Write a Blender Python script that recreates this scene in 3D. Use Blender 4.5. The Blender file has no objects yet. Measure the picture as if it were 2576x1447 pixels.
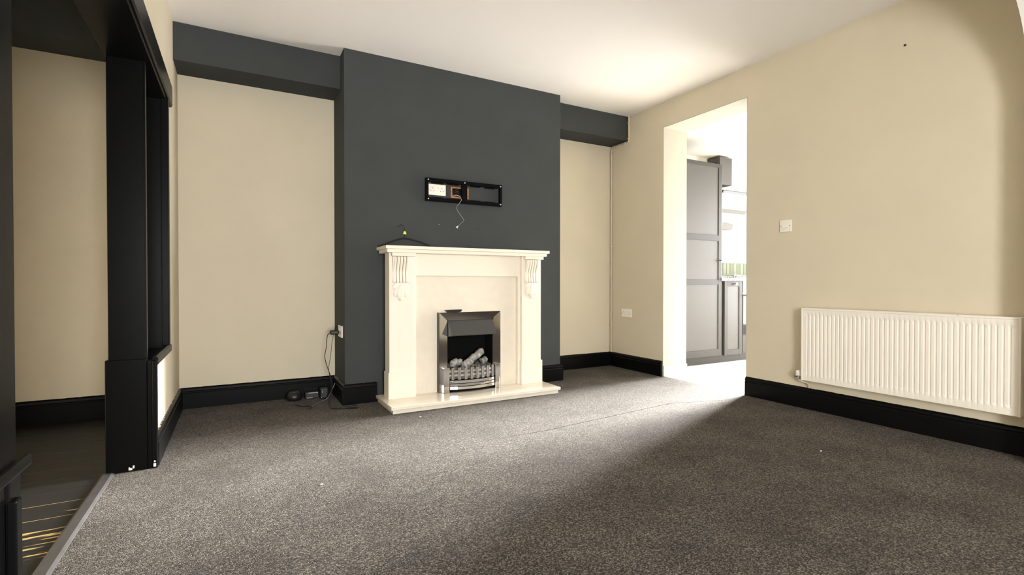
import bpy, bmesh, math, random
from mathutils import Vector, Matrix, noise

random.seed(7)
S = bpy.context.scene
COL = S.collection

# ------------------------------------------------------------------ camera
cam_d = bpy.data.cameras.new('camera')
cam_d.sensor_width = 36.0
cam_d.lens = 1252.8 / 2576 * 36.0
cam_d.clip_start = 0.02
cam = bpy.data.objects.new('camera', cam_d)
COL.objects.link(cam)
cam.location = (0, 0, 0.88)
cam.rotation_euler = (math.pi / 2 - 0.010, 0.0, -0.5049)
S.camera = cam

# ------------------------------------------------------------------ world, lights, exposure
W = bpy.data.worlds.new('world')
S.world = W
W.use_nodes = True
W.node_tree.nodes['Background'].inputs[0].default_value = (0.75, 0.87, 1.0, 1)
W.node_tree.nodes['Background'].inputs[1].default_value = 1.0

def area(name, loc, rot, sx, sy, power, col):
    d = bpy.data.lights.new(name, 'AREA')
    d.shape = 'RECTANGLE'
    d.size, d.size_y, d.energy, d.color = sx, sy, power, col
    o = bpy.data.objects.new(name, d)
    COL.objects.link(o)
    o.location, o.rotation_euler = loc, rot
    return o

R90 = math.pi / 2
# daylight through the glazed kitchen doors and the window behind the camera
area('kitchen_door_daylight', (6.58, 2.62, 1.22), (0, R90, 0), 1.9, 1.6, 215, (1.0, 0.99, 0.985))
area('rear_window_daylight', (0.28, -2.12, 1.00), (R90, 0, 0), 1.0, 1.5, 190, (0.97, 0.985, 1.0))
# hazy low sun from beyond the kitchen
sun_d = bpy.data.lights.new('hazy_sun', 'SUN')
sun_d.energy = 106.0
sun_d.angle = math.radians(23)
sun_d.color = (1.0, 0.985, 0.97)
sun = bpy.data.objects.new('hazy_sun', sun_d)
COL.objects.link(sun)
sun.rotation_euler = Vector((-1.0, -0.185, -0.198)).to_track_quat('-Z', 'Y').to_euler()

S.view_settings.view_transform = 'Standard'
S.view_settings.look = 'None'
S.view_settings.gamma = 1.0
S.view_settings.use_curve_mapping = False
S.view_settings.exposure = 0.06
S.cycles.use_denoising = True
S.cycles.max_bounces = 14
S.cycles.diffuse_bounces = 8
S.cycles.sample_clamp_indirect = 8.0

# ------------------------------------------------------------------ materials
def lin(c):
    out = []
    for v in c:
        v /= 255.0
        out.append(v / 12.92 if v <= 0.04045 else ((v + 0.055) / 1.055) ** 2.4)
    return (*out, 1.0)

def mat(name, col, rough=0.6, metal=0.0, bump=0.0, bscale=200.0, var=0.0, vscale=3.0, spec=0.5, coat=0.0):
    m = bpy.data.materials.new(name)
    m.use_nodes = True
    nt = m.node_tree
    b = nt.nodes['Principled BSDF']
    c = lin(col)
    b.inputs['Base Color'].default_value = c
    b.inputs['Roughness'].default_value = rough
    b.inputs['Metallic'].default_value = metal
    b.inputs['Specular IOR Level'].default_value = spec
    b.inputs['Coat Weight'].default_value = coat
    tc = nt.nodes.new('ShaderNodeTexCoord')
    geo = nt.nodes.new('ShaderNodeNewGeometry')
    if var > 0:
        n = nt.nodes.new('ShaderNodeTexNoise')
        n.inputs['Scale'].default_value = vscale
        n.inputs['Detail'].default_value = 6
        nt.links.new(geo.outputs['Position'], n.inputs['Vector'])
        r = nt.nodes.new('ShaderNodeValToRGB')
        r.color_ramp.elements[0].position = 0.3
        r.color_ramp.elements[1].position = 0.7
        r.color_ramp.elements[0].color = tuple(v * (1 - var) for v in c[:3]) + (1,)
        r.color_ramp.elements[1].color = tuple(min(1, v * (1 + var)) for v in c[:3]) + (1,)
        nt.links.new(n.outputs['Fac'], r.inputs['Fac'])
        nt.links.new(r.outputs['Color'], b.inputs['Base Color'])
    if bump > 0:
        n2 = nt.nodes.new('ShaderNodeTexNoise')
        n2.inputs['Scale'].default_value = bscale
        n2.inputs['Detail'].default_value = 3
        nt.links.new(geo.outputs['Position'], n2.inputs['Vector'])
        bp = nt.nodes.new('ShaderNodeBump')
        bp.inputs['Strength'].default_value = bump
        bp.inputs['Distance'].default_value = 0.002
        nt.links.new(n2.outputs['Fac'], bp.inputs['Height'])
        nt.links.new(bp.outputs['Normal'], b.inputs['Normal'])
    return m

def carpet_mat():
    m = bpy.data.materials.new('carpet')
    m.use_nodes = True
    nt = m.node_tree
    L = nt.links.new
    b = nt.nodes['Principled BSDF']
    b.inputs['Roughness'].default_value = 1.0
    b.inputs['Specular IOR Level'].default_value = 0.05
    b.inputs['Sheen Weight'].default_value = 0.08
    b.inputs['Sheen Roughness'].default_value = 0.5
    b.inputs['Sheen Tint'].default_value = (0.62, 0.57, 0.51, 1)
    geo = nt.nodes.new('ShaderNodeNewGeometry')
    v1 = nt.nodes.new('ShaderNodeTexVoronoi')
    v1.inputs['Scale'].default_value = 250
    L(geo.outputs['Position'], v1.inputs['Vector'])
    sp_ = nt.nodes.new('ShaderNodeSeparateColor')
    L(v1.outputs['Color'], sp_.inputs[0])
    n0 = nt.nodes.new('ShaderNodeTexNoise')
    n0.inputs['Scale'].default_value = 110
    n0.inputs['Detail'].default_value = 4
    L(geo.outputs['Position'], n0.inputs['Vector'])
    n1 = nt.nodes.new('ShaderNodeMix')
    n1.data_type = 'FLOAT'
    n1.inputs[0].default_value = 0.5
    L(sp_.outputs[0], n1.inputs[2])
    L(n0.outputs['Fac'], n1.inputs[3])
    r = nt.nodes.new('ShaderNodeValToRGB')
    cr = r.color_ramp
    cr.elements[0].position = 0.18
    cr.elements[0].color = lin((29, 28, 27))
    cr.elements[1].position = 0.80
    cr.elements[1].color = lin((129, 122, 114))
    e = cr.elements.new(0.40); e.color = lin((54, 52, 49))
    e = cr.elements.new(0.58); e.color = lin((82, 78, 73))
    L(n1.outputs[0], r.inputs['Fac'])
    # worn, slightly stained patches of pile
    n2 = nt.nodes.new('ShaderNodeTexNoise')
    n2.inputs['Scale'].default_value = 3.2
    n2.inputs['Detail'].default_value = 7
    n2.inputs['Roughness'].default_value = 0.62
    L(geo.outputs['Position'], n2.inputs['Vector'])
    r2 = nt.nodes.new('ShaderNodeValToRGB')
    r2.color_ramp.elements[0].position = 0.33
    r2.color_ramp.elements[0].color = (0.62, 0.62, 0.62, 1)
    r2.color_ramp.elements[1].position = 0.60
    r2.color_ramp.elements[1].color = (1, 1, 1, 1)
    L(n2.outputs['Fac'], r2.inputs['Fac'])
    mx = nt.nodes.new('ShaderNodeMix')
    mx.data_type = 'RGBA'
    mx.blend_type = 'MULTIPLY'
    mx.inputs[0].default_value = 1.0
    L(r.outputs['Color'], mx.inputs[6])
    L(r2.outputs['Color'], mx.inputs[7])
    L(mx.outputs[2], b.inputs['Base Color'])
    bp = nt.nodes.new('ShaderNodeBump')
    bp.inputs['Strength'].default_value = 0.4
    bp.inputs['Distance'].default_value = 0.003
    L(v1.outputs['Distance'], bp.inputs['Height'])
    bp.invert = True
    L(bp.outputs['Normal'], b.inputs['Normal'])
    return m

def board_mat():
    m = bpy.data.materials.new('painted_floorboard')
    m.use_nodes = True
    nt = m.node_tree
    L = nt.links.new
    b = nt.nodes['Principled BSDF']
    b.inputs['Roughness'].default_value = 0.5
    b.inputs['Specular IOR Level'].default_value = 0.35
    geo = nt.nodes.new('ShaderNodeNewGeometry')
    mp = nt.nodes.new('ShaderNodeMapping')
    mp.inputs['Scale'].default_value = (5, 42, 1)
    L(geo.outputs['Position'], mp.inputs['Vector'])
    n = nt.nodes.new('ShaderNodeTexNoise')
    n.inputs['Scale'].default_value = 1.0
    n.inputs['Detail'].default_value = 5
    L(mp.outputs['Vector'], n.inputs['Vector'])
    r = nt.nodes.new('ShaderNodeValToRGB')
    r.color_ramp.elements[0].position = 0.665
    r.color_ramp.elements[0].color = lin((24, 24, 23))
    r.color_ramp.elements[1].position = 0.70
    r.color_ramp.elements[1].color = lin((165, 140, 85))
    # the paint is worn only in the trodden strip near the carpet edge
    n3 = nt.nodes.new('ShaderNodeTexNoise')
    n3.inputs['Scale'].default_value = 1.7
    L(geo.outputs['Position'], n3.inputs['Vector'])
    mm = nt.nodes.new('ShaderNodeMath')
    mm.operation = 'MULTIPLY_ADD'
    mm.inputs[1].default_value = 0.35
    mm.inputs[2].default_value = -0.13
    L(n3.outputs['Fac'], mm.inputs[0])
    ad = nt.nodes.new('ShaderNodeMath')
    ad.operation = 'ADD'
    L(n.outputs['Fac'], ad.inputs[0])
    sy = nt.nodes.new('ShaderNodeSeparateXYZ')
    L(geo.outputs['Position'], sy.inputs[0])
    mr = nt.nodes.new('ShaderNodeMapRange')
    mr.inputs['From Min'].default_value = 2.35
    mr.inputs['From Max'].default_value = 2.80
    mr.inputs['To Min'].default_value = 0.03
    mr.inputs['To Max'].default_value = -0.16
    L(sy.outputs['Y'], mr.inputs['Value'])
    a2 = nt.nodes.new('ShaderNodeMath'); a2.operation = 'ADD'
    L(mm.outputs[0], a2.inputs[0]); L(mr.outputs['Result'], a2.inputs[1])
    L(a2.outputs[0], ad.inputs[1])
    L(ad.outputs[0], r.inputs['Fac'])
    L(r.outputs['Color'], b.inputs['Base Color'])
    bp = nt.nodes.new('ShaderNodeBump')
    bp.inputs['Strength'].default_value = 0.3
    bp.inputs['Distance'].default_value = 0.002
    L(n.outputs['Fac'], bp.inputs['Height'])
    L(bp.outputs['Normal'], b.inputs['Normal'])
    return m

def skirting_mat():
    # black gloss paint, chipped back to pale undercoat along the very top ledge
    m = mat('black_gloss_chipped', (11, 11, 11), rough=0.32, bump=0.12, bscale=30, spec=0.10)
    nt = m.node_tree
    L = nt.links.new
    b = nt.nodes['Principled BSDF']
    geo = nt.nodes.new('ShaderNodeNewGeometry')
    sep = nt.nodes.new('ShaderNodeSeparateXYZ')
    L(geo.outputs['Position'], sep.inputs[0])
    n = nt.nodes.new('ShaderNodeTexNoise')
    n.inputs['Scale'].default_value = 26
    n.inputs['Detail'].default_value = 4
    L(geo.outputs['Position'], n.inputs['Vector'])
    gt = nt.nodes.new('ShaderNodeMath')
    gt.operation = 'GREATER_THAN'
    gt.inputs[1].default_value = 0.1445
    L(sep.outputs['Z'], gt.inputs[0])
    g2 = nt.nodes.new('ShaderNodeMath')
    g2.operation = 'GREATER_THAN'
    g2.inputs[1].default_value = 0.56
    L(n.outputs['Fac'], g2.inputs[0])
    mu = nt.nodes.new('ShaderNodeMath')
    mu.operation = 'MULTIPLY'
    L(gt.outputs[0], mu.inputs[0])
    L(g2.outputs[0], mu.inputs[1])
    mx = nt.nodes.new('ShaderNodeMix')
    mx.data_type = 'RGBA'
    mx.inputs[6].default_value = lin((11, 11, 11))
    mx.inputs[7].default_value = lin((170, 158, 132))
    L(mu.outputs[0], mx.inputs[0])
    L(mx.outputs[2], b.inputs['Base Color'])
    return m

M = {}
M['beige'] = mat('beige_emulsion', (207, 197, 175), 0.9, bump=0.25, bscale=160, var=0.03, vscale=2.0, spec=0.15)
M['charcoal'] = mat('charcoal_emulsion', (61, 64, 64), 0.85, bump=0.35, bscale=140, var=0.05, vscale=4.0, spec=0.2)
M['ceiling'] = mat('white_ceiling', (246, 242, 238), 0.95, bump=0.15, bscale=60, spec=0.1)
M['white_wall'] = mat('white_emulsion', (240, 237, 230), 0.85, spec=0.2)
M['carpet'] = carpet_mat()
M['board'] = board_mat()
M['raw_wood'] = mat('raw_wood', (190, 160, 95), 0.8, var=0.3, vscale=30)
M['black'] = mat('black_gloss_paint', (9, 9, 9), 0.32, bump=0.12, bscale=30, spec=0.08)
M['skirt'] = skirting_mat()
M['strip'] = mat('dull_aluminium_strip', (62, 60, 59), 0.55, 0.1, var=0.2, vscale=15)
M['cream'] = mat('cream_satin_board', (235, 227, 212), 0.38, bump=0.03, bscale=80)
M['marble'] = mat('cream_polished_stone', (230, 221, 205), 0.16, var=0.03, vscale=14, coat=0.3)
M['groove'] = mat('brown_groove', (150, 126, 92), 0.7)  # flat brown between the corbel flutes
M['chrome'] = mat('polished_chrome', (205, 203, 200), 0.09, 1.0)
M['brushed'] = mat('brushed_steel', (178, 176, 172), 0.3, 1.0)
M['firebox'] = mat('matt_black_firebox', (14, 14, 14), 0.9, spec=0.1)
M['canopy'] = mat('dark_grey_canopy', (58, 57, 57), 0.55, bump=0.1, bscale=400)
M['ember'] = mat('grey_ash_bed', (96, 92, 88), 0.75, var=0.75, vscale=60, bump=0.8, bscale=120)
M['log'] = mat('silvery_grey_log', (150, 147, 142), 0.6, var=0.55, vscale=45, bump=1.0, bscale=90)
M['plastic_white'] = mat('white_plastic', (240, 234, 222), 0.35)
M['plastic_black'] = mat('black_plastic', (18, 18, 18), 0.4)
M['slot'] = mat('dark_slot', (40, 36, 33), 0.8)
M['rad'] = mat('white_radiator_enamel', (240, 233, 221), 0.35)
M['pipe'] = mat('beige_painted_pipe', (206, 193, 165), 0.5)
M['plaster'] = mat('orange_brown_plaster_edge', (178, 120, 74), 0.95, var=0.3, vscale=60)
M['cable_grey'] = mat('grey_cable', (150, 140, 132), 0.5)
M['yellow'] = mat('yellow_size_tag', (225, 220, 70), 0.5)
M['silver'] = mat('silver_plastic', (150, 150, 150), 0.35, 0.5)
M['green_led'] = mat('green_indicator', (120, 220, 60), 0.4)
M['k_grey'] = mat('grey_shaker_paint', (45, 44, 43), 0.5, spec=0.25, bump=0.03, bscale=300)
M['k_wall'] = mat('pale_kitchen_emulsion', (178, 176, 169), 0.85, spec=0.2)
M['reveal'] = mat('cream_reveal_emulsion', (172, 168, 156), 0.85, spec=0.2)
M['hood_grey'] = mat('plain_hood_grey', (86, 85, 82), 0.55, spec=0.2)
M['k_panel'] = mat('sheen_lightened_shaker_panel', (64, 63, 62), 0.45, spec=0.25)  # lighter than the frame: glossy reflection painted into the panel colour
M['k_dark'] = mat('dark_grey_hood', (58, 56, 53), 0.4)
M['k_top'] = mat('pale_worktop', (240, 236, 228), 0.3)
M['k_floor'] = mat('cream_floor_tile', (232, 227, 216), 0.3, var=0.03, vscale=5)
M['grout'] = mat('pale_grout', (205, 200, 188), 0.9)
M['glass_white'] = mat('glossy_pale_hood_glass', (165, 168, 166), 0.12)
M['steel'] = mat('stainless_steel', (190, 190, 188), 0.25, 1.0)
M['oven_glass'] = mat('black_oven_glass', (40, 40, 42), 0.08)
M['t1'] = mat('sage_green_glazed_tile', (98, 105, 90), 0.55, spec=0.12)
M['t2'] = mat('pale_green_glazed_tile', (112, 117, 101), 0.55, spec=0.12)
M['t3'] = mat('blue_green_glazed_tile', (96, 108, 101), 0.55, spec=0.12)
M['t4'] = mat('washed_out_glazed_tile', (206, 210, 198), 0.55, spec=0.12)  # upper rows: wash-out by strong light put into the tile colour
M['upvc'] = mat('white_door_frame', (245, 245, 242), 0.4)
M['lint'] = mat('white_lint', (235, 232, 225), 0.9)
gm = bpy.data.materials.new('clear_glass'); gm.use_nodes = True
gn = gm.node_tree
gn.nodes.remove(gn.nodes['Principled BSDF'])
g_t = gn.nodes.new('ShaderNodeBsdfTransparent'); g_g = gn.nodes.new('ShaderNodeBsdfGlossy'); g_m = gn.nodes.new('ShaderNodeMixShader')
g_g.inputs['Roughness'].default_value = 0.02
g_m.inputs[0].default_value = 0.06
gn.links.new(g_t.outputs[0], g_m.inputs[1]); gn.links.new(g_g.outputs[0], g_m.inputs[2])
gn.links.new(g_m.outputs[0], gn.nodes['Material Output'].inputs['Surface'])
M['glass'] = gm

# ------------------------------------------------------------------ mesh helpers
WORLD = {}     # object -> world origin

class MB:
    def __init__(self):
        self.bm = bmesh.new()
        self.smooth = False
    def box(self, x0, x1, y0, y1, z0, z1, bev=0.0, seg=2):
        vs = [self.bm.verts.new(p) for p in ((x0, y0, z0), (x1, y0, z0), (x1, y1, z0), (x0, y1, z0),
                                              (x0, y0, z1), (x1, y0, z1), (x1, y1, z1), (x0, y1, z1))]
        fs = [self.bm.faces.new([vs[i] for i in q]) for q in
              ((3, 2, 1, 0), (4, 5, 6, 7), (0, 1, 5, 4), (1, 2, 6, 5), (2, 3, 7, 6), (3, 0, 4, 7))]
        if bev > 0:
            es = list({e for f in fs for e in f.edges})
            bmesh.ops.bevel(self.bm, geom=es, offset=bev, segments=seg, affect='EDGES', profile=0.5)
        return self
    def prism(self, prof, axis, a, b):
        """closed 2-D profile extruded along an axis; profile is (u,v) in the two other axes, in x,y,z order"""
        def P(u, v, w):
            return {'x': (w, u, v), 'y': (u, w, v), 'z': (u, v, w)}[axis]
        A = [self.bm.verts.new(P(u, v, a)) for u, v in prof]
        B = [self.bm.verts.new(P(u, v, b)) for u, v in prof]
        n = len(prof)
        self.bm.faces.new(A)
        self.bm.faces.new(B)
        for i in range(n):
            self.bm.faces.new((A[i], A[(i + 1) % n], B[(i + 1) % n], B[i]))
        return self
    def tube(self, pts, r, n=8, cap=True):
        pts = [Vector(p) for p in pts]
        rs = r if isinstance(r, (list, tuple)) else [r] * len(pts)
        rings = []
        up = None
        for i, p in enumerate(pts):
            t = (pts[min(i + 1, len(pts) - 1)] - pts[max(i - 1, 0)]).normalized()
            if up is None:
                up = Vector((0, 0, 1)) if abs(t.z) < 0.9 else Vector((1, 0, 0))
            s = t.cross(up).normalized()
            up = s.cross(t).normalized()
            rings.append([self.bm.verts.new(p + (s * math.cos(2 * math.pi * k / n) + up * math.sin(2 * math.pi * k / n)) * rs[i]) for k in range(n)])
        for a, b in zip(rings, rings[1:]):
            for k in range(n):
                self.bm.faces.new((a[k], a[(k + 1) % n], b[(k + 1) % n], b[k]))
        if cap:
            self.bm.faces.new(rings[0][::-1])
            self.bm.faces.new(rings[-1])
        self.smooth = True
        return self
    def lathe(self, prof, c, axis='z', n=20):
        """profile of (r,h) turned about an axis through c"""
        rings = []
        for r, h in prof:
            ring = []
            for k in range(n):
                a = 2 * math.pi * k / n
                u, v = r * math.cos(a), r * math.sin(a)
                d = {'z': (u, v, h), 'y': (u, h, v), 'x': (h, u, v)}[axis]
                ring.append(self.bm.verts.new((c[0] + d[0], c[1] + d[1], c[2] + d[2])))
            rings.append(ring)
        for a, b in zip(rings, rings[1:]):
            for k in range(n):
                self.bm.faces.new((a[k], a[(k + 1) % n], b[(k + 1) % n], b[k]))
        self.bm.faces.new(rings[0][::-1])
        self.bm.faces.new(rings[-1])
        self.smooth = True
        return self
    def blob(self, c, rad, amp=0.0, freq=20, seg=16, rot=None, seed=0):
        r = bmesh.ops.create_icosphere(self.bm, subdivisions=3, radius=1.0)
        for v in r['verts']:
            d = v.co.copy()
            k = 1 + amp * noise.noise(d * freq + Vector((seed, seed * 1.7, 0)))
            p = Vector((d.x * rad[0] * k, d.y * rad[1] * k, d.z * rad[2] * k))
            if rot is not None:
                p = rot @ p
            v.co = p + Vector(c)
        self.smooth = True
        return self
    def sweep(self, path, prof):
        """profile (offset to the right of travel, z) swept along an XY polyline with mitred corners"""
        pts = [Vector((p[0], p[1])) for p in path]
        secs = []
        for i, p in enumerate(pts):
            ds = []
            if i > 0: ds.append((pts[i] - pts[i - 1]).normalized())
            if i < len(pts) - 1: ds.append((pts[i + 1] - pts[i]).normalized())
            ns = [Vector((d.y, -d.x)) for d in ds]
            m = ns[0] if len(ns) == 1 else (ns[0] + ns[1]) / (1 + ns[0].dot(ns[1]))
            secs.append([self.bm.verts.new((p.x + m.x * o, p.y + m.y * o, z)) for o, z in prof])
        n = len(prof)
        for a, b in zip(secs, secs[1:]):
            for k in range(n):
                self.bm.faces.new((a[k], a[(k + 1) % n], b[(k + 1) % n], b[k]))
        self.bm.faces.new(secs[0])
        self.bm.faces.new(secs[-1][::-1])
        return self
    def mesh(self, name, m, origin):
        bmesh.ops.recalc_face_normals(self.bm, faces=self.bm.faces[:])
        bmesh.ops.translate(self.bm, verts=self.bm.verts[:], vec=-Vector(origin))
        me = bpy.data.meshes.new(name)
        self.bm.to_mesh(me)
        self.bm.free()
        me.materials.append(m if not isinstance(m, str) else M[m])
        if self.smooth:
            for p in me.polygons: p.use_smooth = True
            try: me.set_sharp_from_angle(angle=math.radians(40))
            except Exception: pass
        return me
    def build(self, name, m, parent=None, **tags):
        xs = [v.co for v in self.bm.verts]
        lo = Vector((min(v.x for v in xs), min(v.y for v in xs), min(v.z for v in xs)))
        hi = Vector((max(v.x for v in xs), max(v.y for v in xs), max(v.z for v in xs)))
        org = Vector(((lo.x + hi.x) / 2, (lo.y + hi.y) / 2, lo.z))
        me = self.mesh(name, m, org)
        return put(name, me, org, parent, **tags)

def put(name, me, org, parent=None, **tags):
    o = bpy.data.objects.new(name, me)
    COL.objects.link(o)
    o.location = Vector(org) - (WORLD[parent.name] if parent else Vector((0, 0, 0)))
    o.parent = parent
    WORLD[o.name] = Vector(org)
    for k, v in tags.items():
        if v is not None: o[{'cat': 'category'}.get(k, k)] = v
    return o

def thing(name, loc, label, cat, group=None, kind=None):
    return put(name, None, loc, None, label=label, cat=cat, group=group, kind=kind)

def box(*a, **k):
    return MB().box(*a, **k)

# ------------------------------------------------------------------ key dimensions (metres)
XL, XR = -0.352, 3.486          # room faces of the left and right walls
YB, YC = 4.136, 3.714           # alcove back wall, chimney breast front
H = 2.56                        # ceiling
YBM, ZBM = 3.866, 2.317         # alcove beams: front face, underside
XC0, XC1 = 0.679, 2.547         # chimney breast sides
YD0, YD1, ZD = 3.392, 2.519, 2.326   # doorway to the kitchen
XK = 3.790                      # kitchen side of the right wall
YKW = 4.24                      # kitchen unit wall
YR = -2.20                      # rear wall behind the camera
XH = -1.42                      # far side of the hall
HK = 2.42                       # kitchen ceiling
ST = dict(kind='structure')

# ------------------------------------------------------------------ setting: floors
fl = MB()
seam0, seam1 = (1.60, 2.484), (2.75, 2.604)
fl.prism([(-0.51, YR), (3.50, YR), (3.50, 2.40), seam1, seam0, (1.2, 2.49), (-0.51, 2.49)], 'z', -0.03, 0.0)
fl.prism([(-0.51, 2.4905), (1.2, 2.4905), (1.60, 2.4885), (2.75, 2.6085), (3.50, 2.4005), (3.50, YB + 0.02), (-0.51, YB + 0.02)], 'z', -0.03, 0.0)
fl.box(-0.51, 3.50, YR, YB + 0.02, -0.05, -0.03)
fl.build('floor', 'carpet', label='speckled grey and beige carpet covering the room floor', cat='floor', **ST)

hf = box(XH - 0.02, -0.505, YR, YB + 0.02, -0.06, -0.022).build('floor_hall', 'raw_wood', label='dark painted floorboards of the hall through the left opening', cat='floor', **ST)
bw = 0.154
me_board = None
k0 = -14
for k in range(k0, 13):
    y0 = 2.157 + k * bw
    if y0 < 0.2: continue
    if me_board is None:
        me_board = MB().box(XH, -0.53, 0.0, bw - 0.004, 0.0, 0.020, bev=0.002, seg=1).mesh('floorboard', 'board', ((XH - 0.53) / 2, bw / 2, 0))
    if y0 + bw > YB:
        if y0 < YB - 0.01: box(XH, -0.53, y0, YB, -0.022, -0.002).build('floorboard', 'board', hf)
        continue
    put('floorboard', me_board, ((XH - 0.53) / 2, y0 + bw / 2, -0.022), hf)
for k in range(-2, 4):          # bare wood showing along the worn joints
    yg = 2.157 + k * bw
    box(XH + 0.1 * (k + 2), -0.53, yg - 0.0045, yg + 0.0005, -0.021, -0.0035).build('joint', 'raw_wood', hf)
MB().prism([(-0.548, -0.004), (-0.535, 0.006), (-0.505, 0.007), (-0.495, 0.002), (-0.495, -0.004)], 'y', 1.23, 2.885).build(
    'trim_5', 'strip', label='dull metal threshold strip where the carpet meets the dark floorboards', cat='threshold', **ST)

kf = box(3.50, 6.62, 0.95, YKW, -0.05, -0.010).build('floor_kitchen', 'grout', label='pale cream tiled kitchen floor seen through the doorway', cat='floor', **ST)
tile = MB().box(-0.297, 0.297, -0.297, 0.297, 0, 0.010, bev=0.0015, seg=1).mesh('floor_tile', 'k_floor', (0, 0, 0))
tileh = MB().box(-0.147, 0.147, -0.297, 0.297, 0, 0.010, bev=0.0015, seg=1).mesh('floor_tile', 'k_floor', (0, 0, 0))
for i in range(5):
    for j in range(5):
        put('floor_tile', tile, (3.50 + 0.3 + 0.6 * i, 1.24 + 0.3 + 0.6 * j, -0.010), kf)

# ------------------------------------------------------------------ setting: ceilings
box(XH - 0.1, XR + 0.1, YR - 0.1, YB + 0.1, H, H + 0.1).build('ceiling', 'ceiling', label='smooth white ceiling over the whole room', cat='ceiling', **ST)
box(XK, 6.7, 0.85, YKW + 0.1, HK, HK + 0.1).build('ceiling_kitchen', 'k_wall', label='white kitchen ceiling seen through the doorway', cat='ceiling', **ST)

# ------------------------------------------------------------------ setting: walls
box(XH - 0.1, XR + 0.3, YB, YB + 0.1, -0.05, H).build('wall_back', 'beige', label='beige back wall of the alcoves and the hall', cat='wall', **ST)
# chimney breast, with the cable hole left open in its front skin
HX0, HX1, HZ0, HZ1 = 1.503, 1.642, 1.562, 1.638
cb = MB()
cb.box(XC0, XC1, YC + 0.05, YB + 0.01, -0.04, H)
cb.box(XC0, HX0, YC, YC + 0.05, -0.04, H)
cb.box(HX1, XC1, YC, YC + 0.05, -0.04, H)
cb.box(HX0, HX1, YC, YC + 0.05, -0.04, HZ0)
cb.box(HX0, HX1, YC, YC + 0.05, HZ1, H)
wc = cb.build('wall_chimney', 'charcoal', label='charcoal painted chimney breast behind the cream fireplace', cat='wall', **ST)
pe = MB()
rr = random.Random(3)
def ragged(x0, x1, z0, z1):
    pe.box(x0, x1, YC - 0.0015, YC + 0.012, z0, z1)
ragged(1.496, 1.508, 1.556, 1.644); ragged(1.636, 1.650, 1.556, 1.644)
ragged(1.508, 1.58, 1.634, 1.643); ragged(1.508, 1.60, 1.556, 1.566); ragged(1.58, 1.636, 1.637, 1.642)
pe.build('plaster_edge', 'plaster', wc, label='bare orange-brown plaster around the cable hole')

# beams over the alcoves
box(XH, XC0 + 0.001, YBM, YB, ZBM, H).build('trim_1', 'charcoal', label='charcoal boxed beam over the left alcove', cat='beam', **ST)
box(XC1 - 0.001, XR, YBM, YB, ZBM, H).build('trim_2', 'charcoal', label='charcoal boxed beam over the right alcove', cat='beam', **ST)

# left wall with the wide opening and the open hatch
wl = MB()
TH = -0.512
wl.box(TH, XL, 3.46, YB, -0.04, H)              # far solid part
wl.box(TH, XL, 2.93, 3.46, -0.04, 0.485)        # under the hatch
wl.box(TH, XL, YR, 3.46, 2.0, H)                # over the openings
wl.box(TH, XL, YR, 1.165, -0.04, 2.0)           # near part
wl.build('wall_left', 'beige', label='beige left wall with wide black framed opening and hatch', cat='wall', **ST)

# right wall with the kitchen doorway
wr = MB()
wr.box(XR, XK, YD0, YB + 0.1, -0.05, H)
wr.box(XR, XK, YR, YD1, -0.05, H)
wr.box(XR, XK, YD1, YD0, ZD, H)
wrr = wr.build('wall_right', 'beige', label='beige right wall with the open doorway to the kitchen', cat='wall', **ST)
# white painted lining of the doorway reveals
jl = MB()
jl.box(XR + 0.001, XK + 0.002, YD0 - 0.004, YD0 + 0.001, 0.0, ZD)
jl.box(XR + 0.001, XK + 0.002, YD1 - 0.001, YD1 + 0.004, 0.0, ZD)
jl.box(XR + 0.001, XK + 0.002, YD1, YD0, ZD - 0.004, ZD + 0.001)
jl.build('reveal_lining', 'reveal', wrr)
box(XR + 0.004, XK + 0.006, YD0 - 0.014, YD0 - 0.004, 0.0, 0.098, bev=0.002).build('baseboard_reveal', 'marble', label='cream tile skirting along the doorway reveal', cat='skirting', **ST)

# rear wall with window, hall and kitchen enclosure
rw = MB()
WX0, WX1, WZ0, WZ1 = -0.24, 0.80, 0.22, 1.78
rw.box(XH, WX0, YR - 0.2, YR, -0.05, H)
rw.box(WX1, XK, YR - 0.2, YR, -0.05, H)
rw.box(WX0, WX1, YR - 0.2, YR, -0.05, WZ0)
rw.box(WX0, WX1, YR - 0.2, YR, WZ1, H)
rw.build('wall_rear', 'beige', label='beige rear wall behind the camera', cat='wall', **ST)
wf = MB()
for a in ((WX0, WX0 + 0.05, WZ0, WZ1), (WX1 - 0.05, WX1, WZ0, WZ1), (0.25, 0.31, WZ0, WZ1)):
    wf.box(a[0], a[1], YR - 0.12, YR - 0.06, a[2], a[3], bev=0.004)
wf.box(WX0, WX1, YR - 0.12, YR - 0.06, WZ0, WZ0 + 0.05, bev=0.004)
wf.box(WX0, WX1, YR - 0.12, YR - 0.06, WZ1 - 0.05, WZ1, bev=0.004)
w2 = wf.build('window_2', 'upvc', label='white framed window behind the camera', cat='window', **ST)
box(WX0 + 0.04, WX1 - 0.04, YR - 0.10, YR - 0.095, WZ0 + 0.04, WZ1 - 0.04).build('pane', 'glass', w2)
box(XH - 0.1, XH, YR - 0.1, YB, -0.05, H).build('wall_hall', 'beige', label='beige far side wall of the hall', cat='wall', **ST)

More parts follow.
